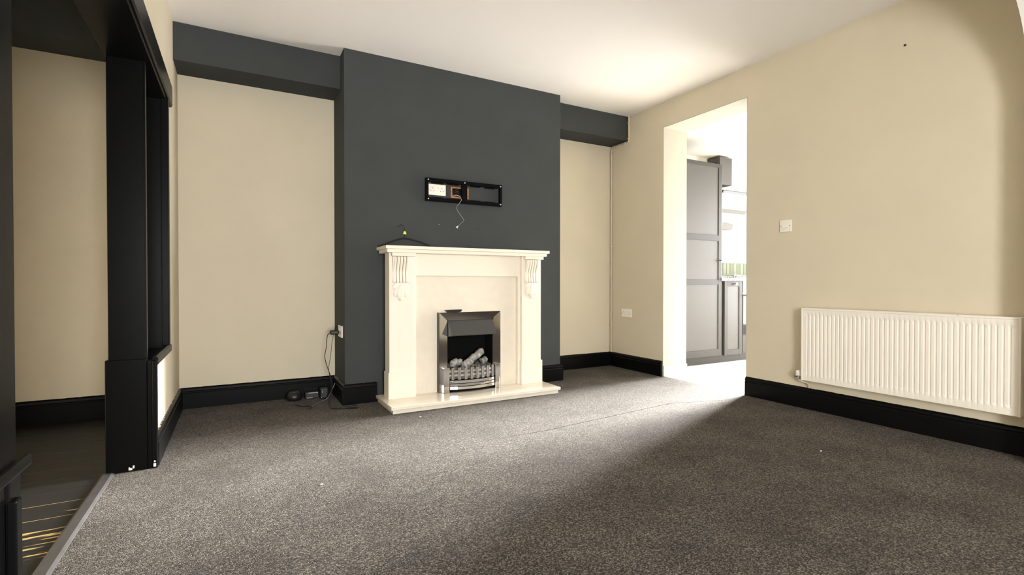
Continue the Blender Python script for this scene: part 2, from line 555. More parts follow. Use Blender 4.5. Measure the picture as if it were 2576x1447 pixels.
kw = box(XK - 0.001, 6.7, YKW, YKW + 0.1, -0.05, HK).build('wall_kitchen', 'k_wall', label='white kitchen wall behind the grey units', cat='wall', **ST)
kn = MB()
kn.box(XK, 6.7, 0.85, 0.95, -0.05, HK)
kn.box(6.6, 6.7, 0.95, 1.75, -0.05, HK)
kn.box(6.6, 6.7, 4.15, YKW, -0.05, HK)
kn.box(6.6, 6.7, 1.75, 4.15, 2.30, HK)
kn.box(6.6, 6.7, 1.75, 4.15, -0.05, 0.0)
kn.build('wall_kitchen_far', 'k_wall', label='white end wall of the kitchen', cat='wall', **ST)
gd = MB()
for y in (1.75, 2.54, 3.32, 4.08):
    gd.box(6.62, 6.68, y, y + 0.07, 0.0, 2.30, bev=0.004)
gd.box(6.62, 6.68, 1.75, 4.15, 2.23, 2.30, bev=0.004); gd.box(6.62, 6.68, 1.75, 4.15, 0.0, 0.07, bev=0.004)
d2 = gd.build('door_2', 'upvc', label='white glazed doors at the end of the kitchen', cat='door', **ST)
box(6.646, 6.654, 1.80, 2.56, 0.05, 2.25).build('pane', 'glass', d2)
box(6.646, 6.654, 2.60, 3.34, 0.05, 2.25).build('pane', 'glass', d2)
box(6.646, 6.654, 3.37, 4.10, 0.05, 2.25).build('pane', 'glass', d2)

# wide archway between this room and the one the camera stands in: its curved shoulder enters the top right corner
arc = MB()
AX0, AX1, AZ = -0.345, 3.34, 2.33
cur = [(AX1, -0.04)]
for i in range(19):
    t = i / 18 * R90
    cur.append((AX1 - 0.5 + 0.5 * math.cos(t), AZ - 0.6 + 0.6 * math.sin(t)))
for i in range(19):
    t = R90 + i / 18 * R90
    cur.append((AX0 + 0.5 + 0.5 * math.cos(t), AZ - 0.6 + 0.6 * math.sin(t)))
cur += [(AX0, -0.04), (XL - 0.001, -0.04), (XL - 0.001, H), (XR, H), (XR, -0.04)]
arc.prism(cur, 'y', 0.70, 0.90)
arc.build('wall_arch', 'white_wall', label='pale curved archway shoulder at the top right corner', cat='wall', **ST)

# ------------------------------------------------------------------ setting: skirting boards
SK = [(0.0, 0.0), (0.021, 0.0), (0.021, 0.106), (0.017, 0.112), (0.017, 0.118), (0.020, 0.123), (0.016, 0.136), (0.009, 0.143), (0.006, 0.1455), (0.0, 0.1455)]
def skirt(name, path, label):
    MB().sweep(path, SK).build(name, 'skirt', label=label, cat='skirting', **ST)
# travel direction keeps the room on the right
skirt('baseboard_left', [(XL, 2.915), (XL, YB), (XC0, YB), (XC0, YC), (0.905, YC)], 'black gloss skirting round the left alcove')
skirt('baseboard_back', [(2.225, YC), (XC1, YC), (XC1, YB), (XR, YB), (XR, YD0 + 0.002)], 'black gloss skirting round the right alcove')
skirt('baseboard_right', [(XR, YD1 - 0.002), (XR, 0.901)], 'black gloss skirting under the radiator')
skirt('baseboard_hall', [(XH, YB), (TH, YB)], 'black skirting on the hall back wall')

# ------------------------------------------------------------------ setting: black frame of the opening and the hatch in the left wall
d1 = thing('door_1', (-0.43, 2.05, 0), 'wide open doorway in black gloss frame leading to the hall', 'doorway', kind='structure')
pf = MB()
pf.box(-0.518, -0.374, 2.889, 2.935, 0.0, 1.985, bev=0.003)
post = pf.build('post', 'black', d1)
lo = MB()
lo.box(-0.529, -0.372, 2.880, 2.931, 0.0, 0.522, bev=0.003)
lo.box(-0.374, -0.352, 2.884, 2.931, 0.0, 0.514, bev=0.004)
lo.box(-0.354, -0.332, 2.876, 2.900, 0.0, 0.512, bev=0.005)
lo.build('plinth', 'black', d1)
bead = MB()
bead.box(-0.379, -0.372, 2.884, 2.892, 0.522, 1.95, bev=0.002)
bead.build('bead', 'black', post)
ch = MB()
for (x, z, w, h_) in ((-0.437, 0.006, 0.014, 0.010), (-0.425, 0.013, 0.007, 0.013), (-0.441, 0.0155, 0.006, 0.004)):
    ch.box(x - w / 2, x + w / 2, 2.8785, 2.8815, z, z + h_, bev=0.001)
ch.build('paint_chip', 'lint', d1, label='white scuffed paint chip near the floor')
ch = MB()
ch.box(-0.349, -0.339, 2.8745, 2.8775, 0.008, 0.024, bev=0.001).box(-0.347, -0.341, 2.8745, 2.8775, 0.029, 0.037, bev=0.001)
ch.build('paint_chip', 'lint', d1, label='white scuffed paint chip near the floor')
# lintel lining under the wall and the casing on its room face
box(-0.522, -0.345, 1.10, 3.455, 1.915, 2.002, bev=0.004).build('lintel', 'black', d1)
cs = MB()
cs.prism([(XL - 0.002, 1.928), (XL + 0.014, 1.928), (XL + 0.020, 1.938), (XL + 0.020, 2.048), (XL + 0.014, 2.058), (XL - 0.002, 2.058)], 'y', 0.9, 3.605)
cs.build('casing', 'black', d1)
# near post and its lower boarding
npst = MB()
npst.box(-0.518, -0.350, 1.02, 1.184, 0.0, 1.985, bev=0.004)
npst.box(-0.352, -0.338, 1.10, 1.178, 0.56, 1.93, bev=0.004)
npst.build('post', 'black', d1)
npl = MB()
npl.box(-0.522, -0.346, 1.170, 1.226, 0.0, 0.548, bev=0.004)
npl.box(-0.350, -0.336, 1.168, 1.196, 0.0, 0.50, bev=0.003)
npl.build('plinth', 'black', d1)
box(-0.522, -0.326, 1.02, 1.214, 0.548, 0.572, bev=0.008, seg=3).build('ledge', 'black', d1)

w1 = thing('window_1', (-0.43, 3.19, 0.49), 'unglazed hatch opening in black gloss frame beside the post', 'window', kind='structure')
box(-0.516, -0.356, 3.424, 3.462, 0.50, 1.94, bev=0.003).build('jamb', 'black', w1)
jb = MB()
jb.box(-0.372, -0.334, 3.416, 3.446, 0.52, 1.93, bev=0.006, seg=3)
jb.box(-0.352, -0.336, 3.444, 3.470, 0.50, 1.93, bev=0.004)
jb.build('bead', 'black', w1)
box(-0.516, -0.340, 2.93, 3.470, 0.486, 0.512, bev=0.004).build('sill', 'black', w1)
MB().prism([(XL, 0.484), (XL + 0.018, 0.484), (XL + 0.022, 0.490), (XL + 0.022, 0.520), (XL + 0.012, 0.528), (XL, 0.528)], 'y', 2.90, 3.470).build('apron', 'black', w1)

# ------------------------------------------------------------------ fireplace surround
fs = thing('fireplace_surround', (1.575, 3.50, 0.0), 'cream fireplace surround with fluted corbels on the charcoal chimney breast', 'fireplace')
h = MB()
h.box(0.893, 2.248, 3.268, 3.690, 0.027, 0.050, bev=0.003)
hearth = h.build('hearth', 'marble', fs)
box(0.908, 2.235, 3.284, 3.690, 0.0, 0.027).build('hearth_riser', 'marble', fs)
# back panel with the fire opening
bp = MB()
BX0, BX1, BY = 0.985, 2.175, 3.570
FX0, FX1, FZ1 = 1.375, 1.795, 0.615
bp.box(BX0, FX0, BY, 3.688, 0.050, 1.09)
bp.box(FX1, BX1, BY, 3.688, 0.050, 1.09)
bp.box(FX0, FX1, BY, 3.688, FZ1, 1.09)
bp.build('back_panel', 'marble', fs)
# header board
box(1.126, 2.030, 3.540, 3.572, 0.929, 1.092, bev=0.002).build('frieze', 'cream', fs)
LEGS = ((0.944, 1.126), (2.030, 2.212))
for (a, b) in LEGS:
    g = MB()
    g.box(a, b, 3.506, 3.622, 0.050, 1.092, bev=0.003)
    leg = g.build('leg', 'cream', fs)
    box(a - 0.009, b + 0.009, 3.496, 3.618, 0.050, 0.238, bev=0.003).build('plinth_block', 'cream', leg)
# slim returns either side of the frieze, behind the legs
box(1.126, 1.150, 3.532, 3.572, 0.050, 0.930, bev=0.002).build('inner_slip', 'cream', fs)
box(2.006, 2.030, 3.532, 3.572, 0.050, 0.930, bev=0.002).build('inner_slip', 'cream', fs)
# shelf in three steps
sh = MB()
sh.box(0.905, 2.256, 3.440, 3.712, 1.1165, 1.140, bev=0.003)
shelf = sh.build('shelf', 'cream', fs)
box(0.917, 2.238, 3.453, 3.690, 1.092, 1.1165, bev=0.003).build('shelf_moulding', 'cream', shelf)
for (a, b) in LEGS:
    box(a + 0.012, b + 0.003, 3.468, 3.51, 1.068, 1.093, bev=0.002).build('shelf_moulding', 'cream', shelf)

# fluted corbels with leaf drops
def corbel(cx):
    W_ = 0.112
    y_face = 3.506
    prof = []                     # projection from the leg against height
    for i in range(25):
        t = i / 24
        z = 1.066 - t * 0.186
        pr_ = 0.006 + 0.034 * (0.5 + 0.5 * math.cos(math.pi * min(1, max(0, (t - 0.10) / 0.55)))) + 0.012 * max(0, (t - 0.62) / 0.38)
        if t < 0.06: pr_ *= 0.75 + 0.25 * math.sqrt(t / 0.06)
        if t > 0.95: pr_ *= 0.55 + 0.45 * math.sqrt(max(0, (1 - t) / 0.05))
        prof.append((z, pr_))
    c0 = MB()
    poly = [(y_face - p * 0.80, z) for z, p in prof] + [(y_face + 0.004, prof[-1][0]), (y_face + 0.004, prof[0][0])]
    c0.prism(poly, 'x', cx - W_ / 2 - 0.006, cx + W_ / 2 + 0.006)
    body = c0.build('corbel', 'cream', fs)
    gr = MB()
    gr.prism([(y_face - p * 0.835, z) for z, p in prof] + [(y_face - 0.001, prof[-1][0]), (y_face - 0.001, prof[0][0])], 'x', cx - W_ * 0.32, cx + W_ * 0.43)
    gr.build('groove', 'groove', body, label='brown groove between flutes')
    nr = 5
    rw_ = W_ / nr
    for k in range(nr):
        xa = cx - W_ / 2 + k * rw_ + 0.0006
        xb = xa + rw_ - 0.0012
        r_ = MB()
        rows = []
        for z, p in prof:
            row = []
            for s in range(7):
                u = s / 6
                bulge = math.sin(math.pi * u) ** 0.5
                row.append(r_.bm.verts.new((xa + (xb - xa) * u, y_face - p * (0.74 + 0.31 * bulge), z)))
            rows.append(row)
        for r0, r1 in zip(rows, rows[1:]):
            for s in range(6):
                r_.bm.faces.new((r0[s], r0[s + 1], r1[s + 1], r1[s]))
        r_.bm.faces.new(rows[0] + [r_.bm.verts.new((xb, y_face - 0.001, prof[0][0])), r_.bm.verts.new((xa, y_face - 0.001, prof[0][0]))])
        r_.bm.faces.new(rows[-1] + [r_.bm.verts.new((xb, y_face - 0.001, prof[-1][0])), r_.bm.verts.new((xa, y_face - 0.001, prof[-1][0]))])
        r_.smooth = True
        r_.build('flute', 'cream', body)
    # leaf: rounded lobes fanning down from under the flutes
    for (dx, dz, rx, rz, tilt, dep) in ((-0.033, -0.024, 0.023, 0.034, -0.55, 0.010), (0.033, -0.024, 0.023, 0.034, 0.55, 0.010),
                                         (-0.024, -0.056, 0.027, 0.052, -0.34, 0.013), (0.024, -0.056, 0.027, 0.052, 0.34, 0.013),
                                         (0.0, -0.070, 0.030, 0.066, 0.0, 0.017), (0.0, -0.022, 0.044, 0.030, 0.0, 0.009)):
        pm = MB()
        nr_, na = 7, 28
        rings = []
        ct, st_ = math.cos(tilt), math.sin(tilt)
        for i in range(nr_ + 1):
            q = 1 - i / nr_
            ring = []
            for k in range(na):
                a_ = 2 * math.pi * k / na
                lx = rx * q * math.cos(a_)
                lz = rz * q * math.sin(a_)
                if lz > 0: lx *= 1 - 0.30 * (lz / rz)          # narrower towards the stem
                x = lx * ct + lz * st_ * -1
                z = lx * st_ + lz * ct
                y = y_face + 0.001 - dep * (1 - q ** 3.2) ** 0.5 if q < 1 else y_face + 0.001
                ring.append(pm.bm.verts.new((cx + dx + x * 1.0, y, min(0.8805, 0.880 + dz + z))))
                if i == nr_: break
            rings.append(ring)
        for r0, r1 in zip(rings, rings[1:]):
            for k in range(na):
                if len(r1) == 1:
                    pm.bm.faces.new((r0[k], r0[(k + 1) % na], r1[0]))
                else:
                    pm.bm.faces.new((r0[k], r0[(k + 1) % na], r1[(k + 1) % na], r1[k]))
        pm.bm.faces.new(rings[0])
        pm.smooth = True
        pm.build('leaf', 'cream', body)
corbel(1.026)
corbel(2.118)

# ------------------------------------------------------------------ electric fire
fire = thing('electric_fire', (1.585, 3.53, 0.050), 'chrome framed electric fire with grey logs set in the cream surround', 'electric fire')
# bevelled chrome frame: outer ring to raised front to inner lip
OX0, OX1, OZ0, OZ1 = 1.326, 1.842, 0.051, 0.653
IX0, IX1, IZ1 = 1.392, 1.776, 0.592
def frame_piece(out, inn, yo, yi, name='frame'):
    g = MB()
    # quad strip: outer edge at wall, outer front, inner front, inner back
    A = [(p[0], 3.569, p[1]) for p in out]
    B = [(p[0], yo, p[1]) for p in out]
    C = [(p[0], yi, p[1]) for p in inn]
    D = [(p[0], 3.600, p[1]) for p in inn]
    rows = [[g.bm.verts.new(p) for p in R] for R in (A, B, C, D)]
    for r0, r1 in zip(rows, rows[1:]):
        for k in range(len(r0) - 1):
            g.bm.faces.new((r0[k], r0[k + 1], r1[k + 1], r1[k]))
    for k in range(len(rows[0]) - 1):
        g.bm.faces.new((rows[3][k], rows[3][k + 1], rows[0][k + 1], rows[0][k]))
    g.bm.faces.new([r[0] for r in rows]); g.bm.faces.new([r[-1] for r in rows])
    return g.build(name, 'chrome', fire)
frame_piece([(OX0, OZ0), (OX0, OZ1)], [(IX0, OZ0), (IX0, IZ1)], 3.524, 3.530)
frame_piece([(OX0, OZ1), (OX1, OZ1)], [(IX0, IZ1), (IX1, IZ1)], 3.524, 3.534)
frame_piece([(OX1, OZ1), (OX1, OZ0)], [(IX1, IZ1), (IX1, OZ0)], 3.524, 3.530)
eb = MB()
eb.box(OX0 - 0.003, OX0 + 0.004, 3.526, 3.568, OZ0, OZ1, bev=0.001)
eb.build('side_trim', 'plastic_black', fire)
# firebox liner
fb = MB()
fb.box(1.378, 1.394, 3.531, 3.68, 0.051, 0.60); fb.box(1.774, 1.792, 3.531, 3.68, 0.051, 0.60)
fb.box(1.378, 1.792, 3.67, 3.686, 0.051, 0.612); fb.box(1.378, 1.792, 3.54, 3.68, 0.594, 0.612)
fb.box(1.392, 1.776, 3.50, 3.68, 0.051, 0.10)
fb.build('firebox', 'firebox', fire)
# canopy
cn = MB()
cn.prism([(3.533, 0.590), (3.520, 0.583), (3.448, 0.487), (3.450, 0.481), (3.535, 0.470), (3.60, 0.50), (3.60, 0.590)], 'x', 1.397, 1.771)
cn.build('canopy', 'canopy', fire)
# fender posts
for (a, b) in ((1.346, 1.391), (1.777, 1.816)):
    g = MB()
    g.box(a, b, 3.484, 3.530, 0.051, 0.240, bev=0.003)
    g.build('fender_post', 'chrome', fire)
# curved fret
def bow(x):
    t = (x - 1.585) / 0.195
    return 3.500 - 0.038 * (1 - t * t)
def bowed(x0, x1, z0, z1, off, th, n=14):
    g = MB()
    rows = []
    for i in range(n + 1):
        x = x0 + (x1 - x0) * i / n
        y = bow(x) + off
        rows.append([g.bm.verts.new(p) for p in ((x, y, z0), (x, y, z1), (x, y + th, z1), (x, y + th, z0))])
    for r0, r1 in zip(rows, rows[1:]):
        for k in range(4):
            g.bm.faces.new((r0[k], r0[(k + 1) % 4], r1[(k + 1) % 4], r1[k]))
    g.bm.faces.new(rows[0]); g.bm.faces.new(rows[-1][::-1])
    return g
bowed(1.393, 1.775, 0.056, 0.150, 0.010, 0.008).build('fret_back', 'firebox', fire)
for z in (0.171, 0.202):
    bowed(1.397, 1.772, z, z + 0.015, 0.006, 0.006).build('cross_bar', 'chrome', fire)
for k in range(8):
    x = 1.420 + k * (1.757 - 1.420) / 7
    g = MB()
    y = bow(x)
    g.box(x - 0.0105, x + 0.0105, y - 0.004, y + 0.005, 0.146, 0.236, bev=0.003)
    g.build('fret_bar', 'brushed', fire)
fr_sl = []
for (z0, z1, o) in ((0.120, 0.141, -0.004), (0.099, 0.116, -0.006), (0.074, 0.095, -0.008)):
    fr_sl.append(bowed(1.398, 1.771, z0, z1, o, 0.012).build('fret_slat', 'chrome', fire))
# maker's badge on the top slat
yb = bow(1.425) - 0.0055
bg = MB()
bg.box(1.403, 1.446, yb - 0.0020, yb + 0.012, 0.1245, 0.1345, bev=0.002)
badge = bg.build('badge', 'plastic_black', fire)
tx = bpy.data.curves.new('badge_text', 'FONT')
tx.body = 'Dimplex'
tx.size = 0.0098
tx.extrude = 0.0003
tx.align_x = 'CENTER'; tx.align_y = 'CENTER'
to = bpy.data.objects.new('badge_text_tmp', tx)
COL.objects.link(to)
bpy.context.view_layer.update()
tme = bpy.data.meshes.new_from_object(to.evaluated_get(bpy.context.evaluated_depsgraph_get()))
COL.objects.unlink(to); bpy.data.objects.remove(to)
tme.materials.clear(); tme.materials.append(M['lint'])
tme.transform(Matrix.Rotation(math.pi / 2, 4, 'X'))
put('lettering', tme, (1.4245, yb - 0.0023, 0.1293), badge)
# ash bed
ab = MB()
N = 26
grid = []
for i in range(N + 1):
    row = []
    for j in range(N // 2 + 1):
        x = 1.395 + 0.380 * i / N
        y = (bow(x) + 0.014) * (1 - j / (N / 2)) + 3.668 * (j / (N / 2))
        z = 0.222 + 0.030 * (j / (N / 2)) + 0.022 * noise.noise(Vector((x * 28, y * 28, 1.3))) + 0.014 * noise.noise(Vector((x * 70, y * 70, 5)))
        if j == 0: z = 0.214 + 0.008 * noise.noise(Vector((x * 60, 0, 2)))
        row.append(ab.bm.verts.new((x, y, z)))
    grid.append(row)
for i in range(N):
    for j in range(N // 2):
        ab.bm.faces.new((grid[i][j], grid[i + 1][j], grid[i + 1][j + 1], grid[i][j + 1]))
fr = [ab.bm.verts.new((g_[0].co.x, g_[0].co.y, 0.150)) for g_ in grid]
for i in range(N):
    ab.bm.faces.new((fr[i], fr[i + 1], grid[i + 1][0], grid[i][0]))
ab.build('ash_bed', 'ember', fire)
# logs
def log(p0, p1, r0, r1, seed, name='log'):
    g = MB()
    p0, p1 = Vector(p0), Vector(p1)
    n = 36
    pts = [p0.lerp(p1, i / n) + Vector((0, 0, 0.003 * math.sin(i * 0.35 + seed))) for i in range(n + 1)]
    rs = [(r0 + (r1 - r0) * i / n) * (1 + 0.07 * math.sin(i * 0.8 + seed) + 0.04 * math.sin(i * 2.3)) for i in range(n + 1)]
    for i, k_ in ((0, 0.55), (1, 0.85), (n - 1, 0.9), (n, 0.65)): rs[i] *= k_
    g.tube(pts, rs, n=24)
    for v in g.bm.verts:
        q = v.co
        v.co += Vector((noise.noise(q * 40 + Vector((seed, 0, 0))), noise.noise(q * 40 + Vector((0, seed, 3))), noise.noise(q * 40 + Vector((7, 0, seed))))) * 0.008
        v.co += Vector((noise.noise(q * 130 + Vector((seed, 0, 0))), noise.noise(q * 130 + Vector((0, seed, 3))), noise.noise(q * 130 + Vector((7, 0, seed))))) * 0.004
    return g.build(name, 'log', fire)
log((1.512, 3.508, 0.245), (1.585, 3.540, 0.272), 0.024, 0.028, 1)
log((1.570, 3.535, 0.268), (1.712, 3.590, 0.338), 0.026, 0.027, 4)
log((1.425, 3.540, 0.262), (1.520, 3.560, 0.268), 0.026, 0.024, 8)
log((1.695, 3.57, 0.255), (1.745, 3.585, 0.270), 0.024, 0.020, 11)

# tray-like remote on the frame
rm = MB()
rm.prism([(-0.070, 0.018), (-0.056, 0.002), (-0.052, 0.0), (0.046, 0.0), (0.056, 0.005), (0.062, 0.018), (0.054, 0.018), (-0.060, 0.0165)], 'y', -0.018, 0.020)
for v in rm.bm.verts: v.co += Vector((1.452, 3.547, 0.6545))
rm.build('remote_tray', 'plastic_black', label='small black tray lying on top of the chrome fire frame', cat='tray')

# ------------------------------------------------------------------ recessed socket box over the mantel
bx = thing('wall_box_frame', (1.61, YC, 1.513), 'black open cable box frame screwed to the chimney breast', 'wall box')
def zt(x): return 1.690 + 0.004 * (x - 1.28) / 0.66
fb2 = MB()
fb2.box(1.279, 1.941, YC - 0.034, YC, 1.664, 1.691, bev=0.002); fb2.build('frame_rail', 'black', bx)
box(1.279, 1.941, YC - 0.034, YC, 1.513, 1.541, bev=0.002).build('frame_rail', 'black', bx)
box(1.279, 1.300, YC - 0.034, YC, 1.541, 1.664, bev=0.002).build('frame_stile', 'black', bx)
box(1.922, 1.941, YC - 0.034, YC, 1.541, 1.664, bev=0.002).build('frame_stile', 'black', bx)
box(1.582, 1.627, YC - 0.030, YC - 0.003, 1.541, 1.664, bev=0.002).build('divider', 'black', bx)
lip = MB()
for x0, x1 in ((1.33, 1.43), (1.46, 1.56), (1.66, 1.75), (1.79, 1.88)):
    lip.box(x0, x1, YC - 0.012, YC, 1.656, 1.666, bev=0.001)
    lip.box(x0, x1, YC - 0.012, YC, 1.539, 1.549, bev=0.001)
lip.build('lip', 'black', bx)
for (x, z) in ((1.297, 1.677), (1.604, 1.678), (1.925, 1.677), (1.297, 1.528), (1.925, 1.528)):
    s = MB()
    s.lathe([(0.0062, 0.0), (0.0058, -0.002), (0.003, -0.0032), (0.0005, -0.0034)], (x, YC - 0.0338, z), 'y', 14)
    so = s.build('screw', 'steel', bx)
    c = MB()
    c.box(x - 0.0032, x + 0.0032, YC - 0.0376, YC - 0.0365, z - 0.0006, z + 0.0006)
    c.box(x - 0.0006, x + 0.0006, YC - 0.0376, YC - 0.0365, z - 0.0032, z + 0.0032)
    c.build('screw_slot', 'slot', so)

def socket(name, face, u, z, sgn, label, two=True, group=None):
    """double switched socket. face: ('y',Y) or ('x',X); u centre along the wall, z centre, sgn = outward direction"""
    t = thing(name, ((u, face[1], z - 0.043) if face[0] == 'y' else (face[1], u, z - 0.043)), label, 'socket', group)
    w = 0.146
    def bxx(u0, u1, d0, d1, z0, z1, bev=0.0):
        g = MB()
        a, b = sorted((face[1] + sgn * d0, face[1] + sgn * d1))
        if face[0] == 'y': g.box(u + u0, u + u1, a, b, z + z0, z + z1, bev=bev)
        else: g.box(a, b, u + u0, u + u1, z + z0, z + z1, bev=bev)
        return g
    bxx(-w / 2, w / 2, 0.0, 0.010, -0.043, 0.043, 0.003).build('faceplate', 'plastic_white', t)
    for s in (-1, 1):
        bxx(s * 0.018 - 0.008, s * 0.018 + 0.008, 0.009, 0.0125, 0.004, 0.026, 0.0015).build('rocker', 'plastic_white', t)
        for (du, dz, a, b) in ((0.040, 0.012, 0.0022, 0.004), (0.029, -0.010, 0.0036, 0.0018), (0.051, -0.010, 0.0036, 0.0018)):
            bxx(s * du - a, s * du + a, 0.0096, 0.0103, dz - b, dz + b).build('pin_slot', 'slot', t)
        bxx(s * 0.061 - 0.002, s * 0.061 + 0.002, 0.0096, 0.0105, -0.002, 0.002).build('fixing_screw', 'slot', t)
    return t
socket('wall_socket', ('y', YC - 0.0005), 1.3765, 1.606, -1, 'white double socket inside the black cable box over the mantel')
socket('wall_socket', ('x', XR - 0.0005), 3.881, 0.569, -1, 'white double socket low on the beige wall beside the kitchen doorway')
socket('wall_socket', ('x', XC0 - 0.0005), 3.857, 0.517, -1, 'white double socket on the side of the chimney breast with black plug')

# light switch
sw = thing('light_switch', (XR, 2.200, 1.245), 'white light switch on the beige wall above the radiator', 'switch')
box(XR - 0.0105, XR - 0.0005, 2.157, 2.243, 1.246, 1.332, bev=0.003).build('faceplate', 'plastic_white', sw)
MB().prism([(XR - 0.010, 1.276), (XR - 0.0165, 1.277), (XR - 0.0125, 1.312), (XR - 0.010, 1.312)], 'y', 2.176, 2.224).build('rocker', 'plastic_white', sw)
for y in (2.167, 2.233):
    g = MB(); g.lathe([(0.003, 0.0), (0.0026, -0.0012), (0.0004, -0.0013)], (XR - 0.0103, y, 1.289), 'x', 10)
    g.build('fixing_screw', 'slot', sw)

# cable hanging out of the box and wires in the hole
def smooth_path(pts, n=6):
    P = [Vector(p) for p in pts]
    P = [P[0] * 2 - P[1]] + P + [P[-1] * 2 - P[-2]]
    out = []
    for i in range(1, len(P) - 2):
        for k in range(n):
            t = k / n
            a, b, c, d = P[i - 1], P[i], P[i + 1], P[i + 2]
            out.append(0.5 * ((2 * b) + (c - a) * t + (2 * a - 5 * b + 4 * c - d) * t * t + (3 * b - a - 3 * c + d) * t ** 3))
    out.append(P[-2])
    return out
cbl = thing('aerial_cable', (1.56, YC - 0.02, 1.318), 'thin grey aerial cable dangling from the cable box down the charcoal wall', 'cable')
g = MB()
g.tube(smooth_path([(1.548, YC + 0.03, 1.585), (1.556, YC - 0.012, 1.570), (1.570, YC - 0.040, 1.542), (1.556, YC - 0.040, 1.515), (1.538, YC - 0.030, 1.490),
                    (1.545, YC - 0.012, 1.460), (1.585, YC - 0.008, 1.410), (1.608, YC - 0.008, 1.381)], 5), 0.0020)
g.build('cable', 'cable_grey', cbl)
g = MB()
g.tube(smooth_path([(1.608, YC - 0.008, 1.381), (1.590, YC - 0.008, 1.365), (1.552, YC - 0.008, 1.330)], 5), 0.0013)
g.build('inner_core', 'cable_grey', cbl)
g = MB()
g.tube([(1.556, YC - 0.008, 1.334), (1.545, YC - 0.008, 1.324), (1.537, YC - 0.008, 1.322)], [0.0035, 0.0055, 0.004])
g.tube([(1.545, YC - 0.008, 1.326), (1.550, YC - 0.008, 1.314)], [0.0035, 0.003])
g.build('connector', 'lint', cbl)
wb = thing('cable_bundle', (1.56, YC + 0.02, 1.565), 'tangle of black cables stuffed in the plaster hole of the cable box', 'cable')
for i, pts in enumerate((((1.507, .02, 1.60), (1.530, -.006, 1.615), (1.560, -.008, 1.598), (1.60, .01, 1.61)),
                         ((1.505, .02, 1.585), (1.535, -.004, 1.600), (1.570, -.010, 1.585), (1.61, .02, 1.575)),
                         ((1.512, .03, 1.630), (1.540, -.002, 1.622), (1.572, -.004, 1.628), (1.60, .02, 1.60)),
                         ((1.515, .02, 1.572), (1.545, -.003, 1.578), (1.57, -.003, 1.572), (1.60, .02, 1.59)))):
    g = MB()
    g.tube(smooth_path([(x, YC + d, z) for x, d, z in pts], 6), 0.0048)
    g.build('cable', 'plastic_black' if i != 3 else 'cable_grey', wb)

# filled and open screw holes on the chimney breast
for (x, z, r_, mt, lb) in ((1.717, 1.321, 0.006, 'slot', 'left of two dark screw holes below the cable box'),
                           (1.749, 1.322, 0.006, 'slot', 'right of two dark screw holes below the cable box'),
                           (1.396, 1.338, 0.0028, 'lint', 'tiny white wall plug speck above the mantel')):
    g = MB()
    g.lathe([(r_, 0.0), (r_ * 0.9, -0.0012), (r_ * 0.3, -0.0012)], (x, YC + 0.0003, z), 'y', 12)
    g.build('wall_plug', mt, label=lb, cat='wall plug')
g = MB()
g.lathe([(0.007, 0.0), (0.006, -0.004), (0.003, -0.006), (0.001, -0.006)], (XR + 0.0005, 1.474, 2.292), 'x', 12)
g.build('wall_plug', 'slot', label='small brown wall plug high on the beige right wall', cat='wall plug')

# ------------------------------------------------------------------ coat hanger leaning on the mantel
hg = thing('coat_hanger', (1.115, 3.69, 1.140), 'black plastic coat hanger leaning on the wall on top of the mantel', 'coat hanger')
g = MB()
arm = [(0.905, 3.664, 1.147), (0.925, 3.664, 1.150), (1.00, 3.672, 1.180), (1.06, 3.680, 1.203), (1.112, 3.684, 1.213), (1.17, 3.680, 1.205), (1.24, 3.674, 1.186), (1.31, 3.667, 1.160), (1.330, 3.664, 1.147)]
g.tube(smooth_path(arm, 4), 0.0062, n=8)
g.build('shoulder', 'plastic_black', hg)
g = MB()
g.tube([(0.907, 3.664, 1.147), (1.33, 3.664, 1.147)], 0.0045)
g.build('trouser_bar', 'plastic_black', hg)
g = MB()
g.tube(smooth_path([(1.112, 3.684, 1.211), (1.112, 3.692, 1.262), (1.117, 3.698, 1.283), (1.113, 3.700, 1.306), (1.093, 3.702, 1.318), (1.074, 3.701, 1.306), (1.071, 3.700, 1.296)], 5), 0.0024)
g.build('hook', 'plastic_black', hg)
g = MB()
g.prism([(1.100, 1.244), (1.125, 1.245), (1.117, 1.267), (1.107, 1.267)], 'y', 3.683, 3.697)
g.build('size_tag', 'yellow', hg, label='bright yellow size tag')

# ------------------------------------------------------------------ radiator
ra = thing('radiator', (3.44, 1.49, 0.20), 'white ribbed panel radiator on the beige right wall', 'radiator')
RX, RY0, RY1, RZ0, RZ1 = 3.408, 0.942, 2.036, 0.205, 0.704
g = MB()
NF = 41
pitch = (RY1 - RY0 - 0.05) / NF
ys, ds = [RY0 + 0.006], [0.0]
prof_pts = []
# pressed sheet: columns across Y, rows across Z with the flutes fading out at top and bottom
cols = [(RY0 + 0.004, 0)]
for k in range(NF):
    yb0 = RY0 + 0.025 + k * pitch
    for fr_, d in ((0.26, 0.0), (0.42, 1.0), (0.58, 1.0), (0.74, 0.0)):
        cols.append((yb0 + fr_ * pitch, d))
cols.append((RY1 - 0.004, 0))
rowsz = [(RZ0 + 0.004, 0), (RZ0 + 0.036, 0), (RZ0 + 0.046, 0.8), (RZ0 + 0.06, 1), (RZ1 - 0.06, 1), (RZ1 - 0.046, 0.8), (RZ1 - 0.036, 0), (RZ1 - 0.004, 0)]
vs = [[g.bm.verts.new((RX + 0.005 * d * f_, y, z)) for (y, d) in cols] for (z, f_) in rowsz]
for r0, r1 in zip(vs, vs[1:]):
    for i in range(len(cols) - 1):
        g.bm.faces.new((r0[i], r0[i + 1], r1[i + 1], r1[i]))
